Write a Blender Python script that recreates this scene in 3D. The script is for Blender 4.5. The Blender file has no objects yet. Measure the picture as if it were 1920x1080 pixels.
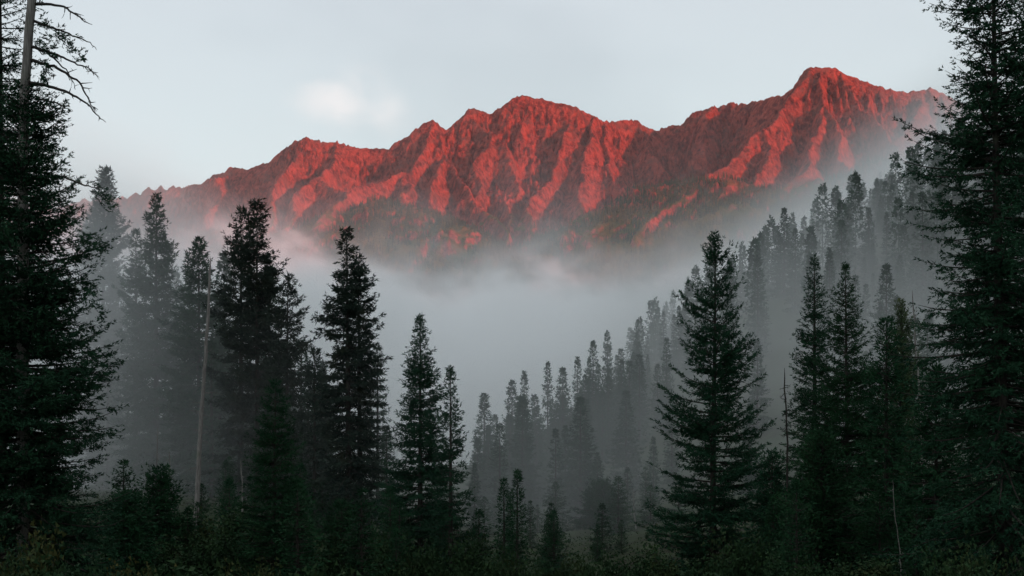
import bpy, math, random
import numpy as np

# ------------------------------------------------------------------ camera, sky, sun, exposure
scene = bpy.context.scene
COL = scene.collection
F = 2059.0            # focal length in pixels of the 1920 px wide frame
HZ = 800.0            # image row of the horizon
CZ = 5.0              # eye height above the forest floor

cam_d = bpy.data.cameras.new("camera")
cam_d.sensor_width = 36.0
cam_d.lens = 36.0 * F / 1920.0
cam_d.shift_y = (HZ - 540.0) / 1920.0
cam_d.clip_start = 0.1
cam_d.clip_end = 60000.0
cam = bpy.data.objects.new("camera", cam_d)
COL.objects.link(cam)
cam.location = (0, 0, CZ)
cam.rotation_euler = (math.radians(90), 0, 0)
scene.camera = cam

SUN_ELEV = 9.0        # degrees; the sun stands low behind the camera, to the right
SUN_AZ = 125.0        # clockwise from +Y

class NT:
    """small helper for writing node trees"""
    def __init__(self, tree):
        self.t = tree
        tree.nodes.clear()
    def n(self, kind, **kw):
        nd = self.t.nodes.new(kind)
        for k, v in kw.items():
            setattr(nd, k, v)
        return nd
    def put(self, sock, v):
        if isinstance(v, bpy.types.NodeSocket):
            self.t.links.new(v, sock)
        elif v is not None:
            if hasattr(sock.default_value, "__len__") and not hasattr(v, "__len__"):
                v = [v] * len(sock.default_value)
            if hasattr(v, "__len__") and len(v) == 3 and len(sock.default_value) == 4:
                v = (*v, 1.0)
            sock.default_value = v
    def m(self, op, a, b=None, c=None, clamp=False):
        nd = self.n("ShaderNodeMath", operation=op, use_clamp=clamp)
        self.put(nd.inputs[0], a)
        if b is not None: self.put(nd.inputs[1], b)
        if c is not None: self.put(nd.inputs[2], c)
        return nd.outputs[0]
    def v(self, op, a, b=None):
        nd = self.n("ShaderNodeVectorMath", operation=op)
        self.put(nd.inputs[0], a)
        if b is not None: self.put(nd.inputs[1], b)
        return nd.outputs["Value"] if op in ("LENGTH", "DOT_PRODUCT", "DISTANCE") else nd.outputs[0]
    def ss(self, lo, hi, x):
        nd = self.n("ShaderNodeMapRange", interpolation_type="SMOOTHSTEP")
        self.put(nd.inputs[0], x); self.put(nd.inputs[1], lo); self.put(nd.inputs[2], hi)
        return nd.outputs[0]
    def lin(self, lo, hi, x, a=0.0, b=1.0):
        nd = self.n("ShaderNodeMapRange")
        self.put(nd.inputs[0], x); self.put(nd.inputs[1], lo); self.put(nd.inputs[2], hi)
        self.put(nd.inputs[3], a); self.put(nd.inputs[4], b)
        return nd.outputs[0]
    def mix(self, f, a, b):
        nd = self.n("ShaderNodeMix", data_type="RGBA")
        self.put(nd.inputs[0], f); self.put(nd.inputs[6], a); self.put(nd.inputs[7], b)
        return nd.outputs[2]
    def noise(self, vec, scale, detail=3.0, rough=0.55, dist=0.0):
        nd = self.n("ShaderNodeTexNoise")
        self.put(nd.inputs["Vector"], vec); self.put(nd.inputs["Scale"], scale)
        self.put(nd.inputs["Detail"], detail); self.put(nd.inputs["Roughness"], rough)
        self.put(nd.inputs["Distortion"], dist)
        return nd.outputs[0]
    def sep(self, vec):
        nd = self.n("ShaderNodeSeparateXYZ"); self.put(nd.inputs[0], vec)
        return nd.outputs
    def comb(self, x, y, z):
        nd = self.n("ShaderNodeCombineXYZ")
        for i, q in enumerate((x, y, z)): self.put(nd.inputs[i], q)
        return nd.outputs[0]

world = bpy.data.worlds.new("World")
scene.world = world
world.use_nodes = True
w = NT(world.node_tree)
sky = w.n("ShaderNodeTexSky", sky_type="NISHITA")
sky.sun_disc = False
sky.sun_elevation = math.radians(SUN_ELEV)
sky.sun_rotation = math.radians(SUN_AZ)
sky.altitude = 1500.0
sky.air_density = 1.0
sky.dust_density = 1.5
tc = w.n("ShaderNodeTexCoord")
d = tc.outputs["Generated"]
dz = w.sep(d)[2]
# thin high cloud veils most of the sky: pale near the skyline, greyer towards the zenith
veil_lo, veil_hi = (8.15, 9.35, 9.35), (7.3, 8.0, 8.5)
veil = w.mix(w.ss(0.10, 0.42, dz), veil_lo, veil_hi)
veil = w.mix(w.ss(0.40, 1.0, dz), veil, (7.7, 8.5, 9.0))
grey = w.noise(w.v("MULTIPLY", d, (1.0, 1.0, 1.6)), 3.2, 3.0, 0.5)
veil = w.mix(w.m("MULTIPLY", w.ss(0.44, 0.68, grey), 0.8), veil, w.v("MULTIPLY", veil, (0.86, 0.87, 0.88)))
# one small bright cumulus above the left shoulder of the range
puff = w.noise(d, 19.0, 6.0, 0.6, 0.2)
cloud = None
for (cx_, cz_, rx_, rz_, amt) in ((-0.158, 0.294, 0.034, 0.017, 1.0), (-0.132, 0.302, 0.022, 0.024, 0.55), (-0.118, 0.288, 0.024, 0.020, 0.7)):
    ln_ = math.sqrt(cx_ * cx_ + 1 + cz_ * cz_)
    off = w.v("SUBTRACT", d, (cx_ / ln_, 1 / ln_, cz_ / ln_))
    off = w.v("ADD", off, w.v("MULTIPLY", w.v("SUBTRACT", w.comb(puff, puff, w.noise(d, 31.0, 4.0)), (0.5, 0.5, 0.5)), (0.03, 0.0, 0.03)))
    q = w.m("MULTIPLY", w.ss(1.5, 0.0, w.v("LENGTH", w.v("DIVIDE", off, (rx_, 1.0, rz_)))), amt)
    cloud = q if cloud is None else w.m("MAXIMUM", cloud, q)
veil = w.mix(w.m("MULTIPLY", w.m("MULTIPLY", cloud, w.ss(0.22, 0.58, puff)), 0.75), veil, (10.6, 10.2, 10.0))
colr = w.mix(0.88, sky.outputs[0], veil)
bg = w.n("ShaderNodeBackground")
w.put(bg.inputs["Color"], colr)
bg.inputs["Strength"].default_value = 0.10
wo = w.n("ShaderNodeOutputWorld")
w.t.links.new(bg.outputs[0], wo.inputs["Surface"])

sun_d = bpy.data.lights.new("sun", "SUN")
sun_d.energy = 5.0
sun_d.angle = math.radians(0.5)
sun_d.color = (1.0, 0.15, 0.075)
sun = bpy.data.objects.new("sun", sun_d)
COL.objects.link(sun)
sun.rotation_euler = (math.radians(90.0 - SUN_ELEV), 0, math.radians(180.0 - SUN_AZ + 0.0))
# lamp's -Z axis points from the sun into the scene
sun.rotation_euler[2] = math.atan2(-math.sin(math.radians(SUN_AZ)), math.cos(math.radians(SUN_AZ))) + math.pi

vs = scene.view_settings
vs.view_transform = "Standard"; vs.look = "None"; vs.gamma = 1.0
vs.use_curve_mapping = False
vs.exposure = 0.0
cy = scene.cycles
cy.max_bounces = 9; cy.diffuse_bounces = 2; cy.glossy_bounces = 1
cy.transmission_bounces = 2; cy.transparent_max_bounces = 8; cy.volume_bounces = 8
cy.use_denoising = True
cy.use_adaptive_sampling = True
cy.volume_max_steps = 256
cy.caustics_reflective = False; cy.caustics_refractive = False

HAZE = 0.45e-5         # densities of the haze box, the mist bank and the mist between the trees
BANK = 0.02
DRIFT = 0.0065
rng = np.random.default_rng(7)

def sst(a, b, x):
    t = np.clip((x - a) / (b - a), 0, 1)
    return t * t * (3 - 2 * t)

def px2w(px, py, Y):
    """picture position at depth Y -> point in the world"""
    return ((px - 960.0) / F * Y, Y, CZ + (HZ - py) / F * Y)

# ------------------------------------------------------------------ helpers
def tag(o, label=None, cat=None, group=None, kind=None):
    if label: o["label"] = label
    if cat: o["category"] = cat
    if group: o["group"] = group
    if kind: o["kind"] = kind
    return o

def mesh_from(name, V, faces, mat=None, smooth=False):
    """faces: list of (n,k) int arrays, each with its own k"""
    me = bpy.data.meshes.new(name)
    V = np.asarray(V, dtype=np.float32)
    me.vertices.add(len(V))
    me.vertices.foreach_set("co", V.ravel())
    loops = np.concatenate([f.ravel() for f in faces]).astype(np.int32)
    tot = np.concatenate([np.full(len(f), f.shape[1], dtype=np.int32) for f in faces])
    start = np.concatenate([[0], np.cumsum(tot)[:-1]]).astype(np.int32)
    me.loops.add(len(loops))
    me.loops.foreach_set("vertex_index", loops)
    me.polygons.add(len(tot))
    me.polygons.foreach_set("loop_start", start)
    me.polygons.foreach_set("loop_total", tot)
    if smooth:
        me.polygons.foreach_set("use_smooth", np.ones(len(tot), dtype=bool))
    me.update(calc_edges=True)
    if mat: me.materials.append(mat)
    return me

def add(name, me, parent=None, loc=None):
    o = bpy.data.objects.new(name, me)
    COL.objects.link(o)
    if parent: o.parent = parent
    if loc is not None: o.location = loc
    return o

def grid_mesh(name, X, Y, Z, mat, smooth=True):
    h, wd = X.shape
    V = np.stack([X, Y, Z], -1).reshape(-1, 3)
    i = np.arange(h * wd).reshape(h, wd)
    q = np.stack([i[:-1, :-1], i[:-1, 1:], i[1:, 1:], i[1:, :-1]], -1).reshape(-1, 4)
    return mesh_from(name, V, [q], mat, smooth=smooth)

# 2-D gradient noise on numpy arrays
_perm = np.random.default_rng(11).permutation(4096)
_ga = np.random.default_rng(12).uniform(0, 2 * np.pi, 4096)
def gn(x, y, seed=0):
    x = x + seed * 37.17; y = y + seed * 91.7
    xi = np.floor(x).astype(np.int64); yi = np.floor(y).astype(np.int64)
    fx = x - xi; fy = y - yi
    u = fx * fx * fx * (fx * (fx * 6 - 15) + 10); v = fy * fy * fy * (fy * (fy * 6 - 15) + 10)
    def g(ix, iy, dx, dy):
        a = _ga[_perm[(ix + _perm[iy & 4095]) & 4095]]
        return np.cos(a) * dx + np.sin(a) * dy
    a = g(xi, yi, fx, fy); b = g(xi + 1, yi, fx - 1, fy)
    c = g(xi, yi + 1, fx, fy - 1); e = g(xi + 1, yi + 1, fx - 1, fy - 1)
    return ((a + (b - a) * u) * (1 - v) + (c + (e - c) * u) * v) * 1.5
def fbm(x, y, o=4, seed=0, gain=0.5):
    s = 0; a = 1.0; f = 1.0
    for k in range(o):
        s = s + a * gn(x * f, y * f, seed + k); a *= gain; f *= 2.03
    return s
def ridged(x, y, o=4, seed=0, gain=0.5):
    s = 0; a = 1.0; f = 1.0; n = 0
    for k in range(o):
        s = s + a * (1 - np.abs(gn(x * f, y * f, seed + k)) * 2.0); n += a; a *= gain; f *= 2.03
    return s / n

# ------------------------------------------------------------------ materials
def new_mat(name):
    m = bpy.data.materials.new(name)
    m.use_nodes = True
    return m, NT(m.node_tree)

def finish(nt, color, rough=0.85, bump=None, bump_d=0.1, strength=0.6, spec=0.2):
    b = nt.n("ShaderNodeBsdfPrincipled")
    nt.put(b.inputs["Base Color"], color)
    nt.put(b.inputs["Roughness"], rough)
    nt.put(b.inputs["Specular IOR Level"], spec)
    if bump is not None:
        bp = nt.n("ShaderNodeBump")
        bp.inputs["Distance"].default_value = bump_d
        bp.inputs["Strength"].default_value = strength
        nt.put(bp.inputs["Height"], bump)
        nt.t.links.new(bp.outputs[0], b.inputs["Normal"])
    o = nt.n("ShaderNodeOutputMaterial")
    nt.t.links.new(b.outputs[0], o.inputs["Surface"])
    return b

def mat_foliage(name, dark, light, yellow=None, scale=1.2):
    m, nt = new_mat(name)
    g = nt.n("ShaderNodeNewGeometry")
    oi = nt.n("ShaderNodeObjectInfo")
    nz = nt.noise(g.outputs["Position"], scale, 2.0)
    c = nt.mix(nt.ss(0.35, 0.7, nz), dark, light)
    c = nt.mix(nt.m("MULTIPLY", g.outputs["Random Per Island"], 0.5), c, nt.v("MULTIPLY", c, (0.55, 0.6, 0.6)))
    c = nt.mix(nt.m("MULTIPLY", oi.outputs["Random"], 0.35), c, nt.v("MULTIPLY", c, (1.15, 0.8, 0.75)))
    if yellow:
        n2 = nt.noise(g.outputs["Position"], scale * 0.45, 2.0)
        c = nt.mix(nt.m("MULTIPLY", nt.ss(0.52, 0.75, n2), 0.6), c, yellow)
    finish(nt, c, 0.75, spec=0.06)
    return m

M_FIR = mat_foliage("fir_needles", (0.013, 0.045, 0.025), (0.025, 0.076, 0.038))
M_SPRUCE = mat_foliage("spruce_needles", (0.012, 0.045, 0.021), (0.024, 0.076, 0.032))
M_OLD = mat_foliage("old_needles", (0.021, 0.037, 0.030), (0.034, 0.056, 0.040), (0.046, 0.048, 0.028))
M_LEAF = mat_foliage("broad_leaves", (0.015, 0.037, 0.016), (0.027, 0.058, 0.022), (0.048, 0.055, 0.02))
M_YELLOWLEAF = mat_foliage("turning_leaves", (0.033, 0.046, 0.017), (0.07, 0.076, 0.026), (0.10, 0.085, 0.024))
M_LARCH = mat_foliage("larch_needles", (0.045, 0.085, 0.042), (0.085, 0.135, 0.06), (0.11, 0.125, 0.05))
M_FAR = mat_foliage("far_conifers", (0.035, 0.050, 0.030), (0.085, 0.078, 0.045), None, 0.01)

def mat_bark(name, a, b):
    m, nt = new_mat(name)
    t = nt.n("ShaderNodeTexCoord").outputs["Object"]
    st = nt.v("MULTIPLY", t, (9.0, 9.0, 1.1))
    nz = nt.noise(st, 2.2, 5.0, 0.65)
    c = nt.mix(nt.ss(0.3, 0.7, nz), a, b)
    lich = nt.noise(t, 1.7, 3.0)
    c = nt.mix(nt.m("MULTIPLY", nt.ss(0.55, 0.75, lich), 0.5), c, (0.10, 0.115, 0.08))
    finish(nt, c, 0.9, nz, 0.03, 0.8, 0.1)
    return m
M_BARK = mat_bark("dark_bark", (0.024, 0.021, 0.019), (0.058, 0.050, 0.043))
M_PALEBARK = mat_bark("weathered_bark", (0.125, 0.112, 0.104), (0.29, 0.268, 0.25))
M_DEADWOOD = mat_bark("dead_wood", (0.022, 0.019, 0.018), (0.05, 0.043, 0.038))
M_GREYWOOD = mat_bark("silver_wood", (0.13, 0.12, 0.11), (0.30, 0.285, 0.26))

# ground: dark litter and moss
M_GROUND, nt = new_mat("forest_floor")
P = nt.n("ShaderNodeNewGeometry").outputs["Position"]
a = nt.noise(P, 0.6, 6.0, 0.6); b = nt.noise(P, 0.05, 3.0)
c = nt.mix(nt.ss(0.35, 0.65, a), (0.022, 0.020, 0.014), (0.035, 0.050, 0.022))
c = nt.mix(nt.ss(0.4, 0.65, b), c, (0.03, 0.045, 0.024))
finish(nt, c, 0.95, a, 0.15, 0.8, 0.05)

# rock of the range: iron-red scree and crags, dull green alp patches low down
M_ROCK, nt = new_mat("red_rock")
geo = nt.n("ShaderNodeNewGeometry")
P = geo.outputs["Position"]; nz = nt.sep(geo.outputs["Normal"])[2]; pz = nt.sep(P)[2]
big = nt.noise(P, 0.0022, 4.0, 0.55)
med = nt.noise(P, 0.011, 6.0, 0.65)
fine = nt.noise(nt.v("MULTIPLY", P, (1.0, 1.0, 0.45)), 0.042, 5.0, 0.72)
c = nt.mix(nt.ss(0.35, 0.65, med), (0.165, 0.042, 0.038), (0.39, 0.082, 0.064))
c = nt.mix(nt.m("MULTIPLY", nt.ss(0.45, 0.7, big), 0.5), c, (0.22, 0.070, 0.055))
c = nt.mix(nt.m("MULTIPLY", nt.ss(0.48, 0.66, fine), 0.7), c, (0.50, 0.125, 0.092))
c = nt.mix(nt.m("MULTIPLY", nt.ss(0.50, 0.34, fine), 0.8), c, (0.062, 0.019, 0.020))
grey = nt.noise(nt.v("MULTIPLY", P, (1.0, 1.0, 1.8)), 0.006, 5.0, 0.62)
c = nt.mix(nt.m("MULTIPLY", nt.ss(0.50, 0.66, grey), 0.6), c, nt.mix(med, (0.11, 0.055, 0.05), (0.24, 0.105, 0.085)))
alp = nt.m("MULTIPLY", nt.ss(1290.0, 1060.0, nt.m("ADD", pz, nt.m("MULTIPLY", nt.m("SUBTRACT", big, 0.5), 700.0))), nt.ss(0.50, 0.68, nt.m("ADD", nz, nt.m("MULTIPLY", nt.m("SUBTRACT", med, 0.5), 0.5))))
c = nt.mix(nt.m("MULTIPLY", alp, 0.85), c, nt.mix(med, (0.035, 0.05, 0.02), (0.13, 0.13, 0.03)))
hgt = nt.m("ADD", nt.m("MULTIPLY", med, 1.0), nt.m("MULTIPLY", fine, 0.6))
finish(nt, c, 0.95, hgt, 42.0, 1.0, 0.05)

# ------------------------------------------------------------------ ground
def gz(x, y):
    x = np.asarray(x, float); y = np.asarray(y, float)
    z = 3.0 * (1 - sst(4, 30, y)) * sst(-60, -20, y)
    z = z - 12 * sst(60, 300, y) - 20 * sst(300, 1200, y) + 240 * sst(1800, 3400, y) + 430 * sst(3200, 4900, y)
    z = z - 4.2 * np.exp(-((x - 1) / 17.0) ** 2) * sst(28, 55, y) * (1 - sst(120, 300, y))
    k = 0.25 + 0.39 * np.maximum(sst(100, 350, y), sst(40, 160, x))
    x0 = 24 - 46 * sst(80, 320, y)
    r = np.maximum(0, x - x0)
    z = z + 950 * (1 - np.exp(-k * (r * r / (r + 14.0)) / 950)) * (1 - sst(2500, 3900, y)) * (1 - 0.75 * sst(-2200, -3600, y))
    l = np.maximum(0, -x - 70)
    z = z + 200 * (1 - np.exp(-0.22 * l / 200)) * sst(120, 360, y) * (1 - sst(2600, 3900, y))
    z = z + fbm(x / 9.0, y / 9.0, 3, 3) * 0.25 + fbm(x / 120.0, y / 120.0, 3, 5) * 3.5 * sst(90, 300, y) + fbm(x / 500.0, y / 500.0, 2, 8) * 22 * sst(500, 1200, np.hypot(x, y))
    return z

def sinhs(lo, hi, n, s):
    t = np.linspace(np.arcsinh(lo / s), np.arcsinh(hi / s), n)
    return np.sinh(t) * s
gx, gy = np.meshgrid(sinhs(-5000, 5000, 280, 22.0), sinhs(-4200, 5600, 280, 30.0))
ground = add("ground", grid_mesh("ground", gx, gy, gz(gx, gy), M_GROUND))
tag(ground, "dark mossy forest floor sloping into a misty valley", kind="structure")

# ------------------------------------------------------------------ the red range
SIL = [(-500,420),(-250,400),(0,386),(100,380),(150,372),(215,366),(235,367),(262,358),(285,348),(305,349),(320,347),(345,352),(360,345),
 (378,345),(400,328),(425,322),(430,312),(445,314),(462,318),(495,305),(505,303),(515,292),(540,274),(555,262),(575,257),(590,262),(610,263),
 (630,264),(655,273),(680,278),(705,277),(732,279),(738,268),(760,257),(772,254),(778,240),(800,228),(812,224),(825,236),(838,243),(850,231),
 (870,215),(878,205),(890,203),(905,210),(918,212),(940,200),(955,187),(970,180),(985,178),(1000,184),(1015,183),(1030,189),(1055,192),
 (1080,198),(1087,206),(1110,215),(1130,226),(1150,227),(1175,224),(1195,225),(1205,233),(1217,241),(1235,243),(1240,239),(1250,240),
 (1255,232),(1275,235),(1283,232),(1287,222),(1300,210),(1320,206),(1335,198),(1345,202),(1370,191),(1385,195),(1425,188),(1450,180),
 (1470,176),(1485,165),(1500,152),(1510,130),(1518,124),(1535,126),(1552,126),(1570,128),(1588,140),(1602,144),(1640,158),(1690,171),
 (1735,168),(1743,160),(1755,166),(1780,182),(1850,215),(1920,235),(2100,260),(2350,300)]
def ridge_depth(px):
    return np.interp(px, [-500, 150, 420, 575, 700, 812, 985, 1100, 1240, 1400, 1518, 1743, 1920, 2350],
                     [8200, 8000, 7300, 6850, 7000, 6950, 7100, 7050, 7500, 7250, 6600, 6700, 6600, 6300])
LINES = [[(p, q, float(ridge_depth(p))) for p, q in SIL]]
LINES += [
 [(430,312,7290),(425,345,6950),(400,385,6600),(380,430,6200)],
 [(575,257,6850),(548,300,6600),(528,350,6350),(505,410,5950),(480,460,5600)],
 [(640,268,6900),(622,298,6600),(598,334,6350),(560,360,6150),(545,420,5800)],
 [(598,334,6350),(655,362,6100),(690,430,5650),(705,500,5250)],
 [(812,224,6950),(792,268,6750),(765,318,6500),(705,338,6250),(662,352,6050),(600,400,5700)],
 [(765,318,6500),(745,360,6150),(735,430,5700),(725,500,5250)],
 [(812,224,6950),(828,285,6700),(862,338,6420),(905,385,6100),(945,432,5700),(965,480,5350)],
 [(828,285,6700),(800,340,6350),(810,400,5900),(820,470,5450)],
 [(888,204,7020),(912,248,6800),(946,294,6600),(970,343,6400),(966,370,6250),(953,408,6000)],
 [(912,248,6800),(895,300,6550),(900,345,6350)],
 [(985,178,7100),(990,205,6980),(975,232,6880)],
 [(1087,206,7050),(1066,232,6850),(1052,286,6600),(1032,330,6420),(1016,365,6250),(985,392,6050),(1010,440,5650)],
 [(1110,215,7050),(1108,258,6780),(1100,310,6500),(1092,352,6250),(1075,400,5900)],
 [(1130,226,7080),(1143,285,6800),(1152,335,6500),(1180,380,6150),(1190,440,5700)],
 [(1195,225,7300),(1210,262,7080),(1240,300,6850)],
 [(1335,198,7300),(1330,240,7050),(1300,290,6750)],
 [(1508,134,6600),(1478,196,6380),(1436,236,6180),(1385,288,5950),(1330,328,5700),(1270,368,5400),(1200,430,5050)],
 [(1436,236,6180),(1440,300,5850),(1420,350,5500),(1400,420,5100)],
 [(1525,125,6600),(1535,190,6350),(1520,255,6050),(1500,320,5700),(1470,370,5350),(1450,430,5000)],
 [(1535,190,6350),(1575,250,6050),(1580,310,5700),(1560,380,5250)],
 [(1575,130,6600),(1620,200,6350),(1660,252,6050),(1700,300,5700),(1730,360,5250)],
 [(1743,160,6700),(1715,225,6450),(1665,262,6100)],
 [(1850,215,6650),(1820,280,6250),(1790,350,5700)],
]
NSPUR = len(LINES)
# rounder forested shoulders at the foot of the crags
LINES += [
 [(560,420,6000),(640,400,5900),(720,372,5900),(790,385,5700),(860,420,5400),(920,465,5100),(960,500,4900)],
 [(720,372,5900),(700,440,5300),(690,500,4900)],
 [(1060,430,5500),(1130,385,5700),(1200,352,5800),(1290,338,5750),(1370,330,5650),(1440,350,5500),(1500,380,5250),(1560,410,5000)],
 [(1200,352,5800),(1190,420,5300),(1170,480,4900)],
 [(1370,330,5650),(1390,400,5200),(1400,460,4800)],
 [(1560,330,5500),(1640,305,5450),(1720,300,5400),(1800,310,5300),(1900,330,5100)],
 [(380,430,6300),(460,425,6100),(520,450,5700),(560,490,5200)],
]
mx, my = np.meshgrid(np.linspace(-3900, 3350, 980), np.concatenate([np.linspace(4500, 5200, 30)[:-1], np.linspace(5200, 7520, 290), np.linspace(7545, 8600, 18)]))
wx = mx + fbm(mx / 420, my / 420, 5, 21, 0.5) * 62 ; wy = my + fbm(mx / 420, my / 420, 5, 29, 0.5) * 62
WIN = np.zeros(mx.shape, bool); best = np.full(mx.shape, -1e9); S = np.zeros(mx.shape); D = np.zeros(mx.shape)
arc = 0.0
for li, ln in enumerate(LINES):
    pts = [px2w(*p) for p in ln]
    for i in range(len(pts) - 1):
        a, b = np.array(pts[i]), np.array(pts[i + 1])
        ab = b[:2] - a[:2]; L = math.hypot(*ab)
        # the crest itself is not warped sideways, so the skyline stays where it is
        ux, uy = (mx, my) if li == 0 else (wx, wy)
        t = np.clip(((ux - a[0]) * ab[0] + (uy - a[1]) * ab[1]) / (L * L), 0, 1)
        dd = np.hypot(ux - a[0] - ab[0] * t, uy - a[1] - ab[1] * t)
        fall = 1.45 * np.minimum(dd, 520) + 0.78 * np.maximum(dd - 520, 0) if li == 0 else 1.75 * np.minimum(dd, 130) + 0.95 * np.maximum(dd - 130, 0)
        if li >= NSPUR: fall = 0.62 * dd * dd / (dd + 60.0)
        h = a[2] + (b[2] - a[2]) * t - fall - (0 if li == 0 else 6)
        m_ = h > best
        best = np.where(m_, h, best); S = np.where(m_, arc + L * t, S); D = np.where(m_, dd, D); WIN = np.where(m_, li >= NSPUR, WIN)
        arc += L
    arc += 500.0
amp = sst(0, 120, D) * np.where(WIN, 0.45, 1.0)
ex = mx + fbm(mx / 110, my / 110, 3, 33) * 30; ey = my + fbm(mx / 110, my / 110, 3, 39) * 30
# ribs and gullies run down the fall line, unevenly
rib = ridged(S / 105.0 + fbm(mx / 150, my / 150, 3, 41) * 0.55, D / 420.0, 4, 51, 0.55)
rib2 = ridged(S / 38.0 + fbm(mx / 55, my / 55, 3, 43) * 0.6, D / 170.0, 3, 57, 0.6)
vary = 0.45 + 1.1 * sst(-0.5, 0.6, fbm(mx / 500, my / 500, 2, 47))
hm = best + amp * vary * ((rib - 0.55) * 90 + (rib2 - 0.55) * 58)
hm += (ridged(ex / 230, ey / 300, 6, 61, 0.62) - 0.55) * np.where(WIN, 45, 105) * sst(10, 200, D)
crag = ridged(ex / 62, ey / 85, 4, 65, 0.65) - 0.5
hm += crag * np.where(WIN, 18, 52) * (0.36 + 0.64 * amp) * (0.5 + vary * 0.5)
# cliff bands: ledges that break the slopes
band = hm / 62.0 + fbm(mx / 260, my / 260, 2, 67) * 1.6
fr = band - np.floor(band)
hm += (sst(0.25, 0.75, fr) - fr) * 62.0 * 0.6 * sst(0.0, 0.5, fbm(mx / 300, my / 300, 2, 69) + 0.15) * amp
hm += fbm(mx / 24, my / 30, 3, 71) * 8 * (0.35 + amp)
base = gz(mx, my) + 40 * sst(4900, 5600, my)
soft = 60.0
hm = np.where(hm > base, hm, base - 30)
hm = np.where(my < 4560, np.minimum(hm, base - 20), hm)
mountain = add("mountain", grid_mesh("mountain", mx, my, hm, M_ROCK, False))
tag(mountain, "jagged red mountain range glowing in low sun above the mist", kind="structure")

def win_at(x, y):
    ix = np.clip(np.searchsorted(mx[0], x) - 1, 0, mx.shape[1] - 2)
    iy = np.clip(np.searchsorted(my[:, 0], y) - 1, 0, mx.shape[0] - 2)
    return WIN[iy, ix]
def hm_at(x, y):
    ix = np.clip(np.searchsorted(mx[0], x) - 1, 0, mx.shape[1] - 2)
    iy = np.clip(np.searchsorted(my[:, 0], y) - 1, 0, mx.shape[0] - 2)
    return hm[iy, ix]


# ------------------------------------------------------------------ tree kit
def tube(path, rad, n, V, Q, off):
    """append one tapered tube to the lists; path (k,3)"""
    path = np.asarray(path, float); k = len(path)
    tg = np.gradient(path, axis=0); tg /= np.linalg.norm(tg, axis=1)[:, None] + 1e-9
    ref = np.where(np.abs(tg[:, 2:3]) > 0.9, np.array([[1.0, 0, 0]]), np.array([[0, 0, 1.0]]))
    a = np.cross(tg, ref); a /= np.linalg.norm(a, axis=1)[:, None] + 1e-9
    b = np.cross(tg, a)
    th = np.arange(n) / n * 2 * np.pi
    ring = path[:, None] + np.asarray(rad)[:, None, None] * (np.cos(th)[None, :, None] * a[:, None] + np.sin(th)[None, :, None] * b[:, None])
    V.append(ring.reshape(-1, 3))
    i = np.arange(k * n).reshape(k, n) + off
    q = np.stack([i[:-1], np.roll(i[:-1], -1, 1), np.roll(i[1:], -1, 1), i[1:]], -1).reshape(-1, 4)
    Q.append(q)
    return off + k * n

def unit(a):
    return a / (np.linalg.norm(a, axis=-1, keepdims=True) + 1e-9)

def sprays(r, base, dirn, length, width, tri=True):
    """leaf-sized kites: base (n,3), dirn (n,3) unit, length (n,), width (n,)"""
    n = len(base)
    side = unit(np.cross(dirn, unit(r.normal(size=(n, 3)))))
    up = np.cross(side, dirn)
    L = length[:, None]; W = width[:, None]
    p0 = base; p3 = base + dirn * L
    mid = base + dirn * L * 0.45 - up * L * 0.06
    p1 = mid + side * W * 0.5; p2 = mid - side * W * 0.5
    if tri:
        q1 = base + dirn * L * 0.12 + side * W * 0.62; q2 = base + dirn * L * 0.28 - side * W * 0.62
        V = np.stack([q1, q2, p3], 1).reshape(-1, 3)
        return V, np.arange(n * 3).reshape(n, 3)
    V = np.stack([p0, p1, p3, p2], 1).reshape(-1, 3)
    return V, np.arange(n * 4).reshape(n, 4)

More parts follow.
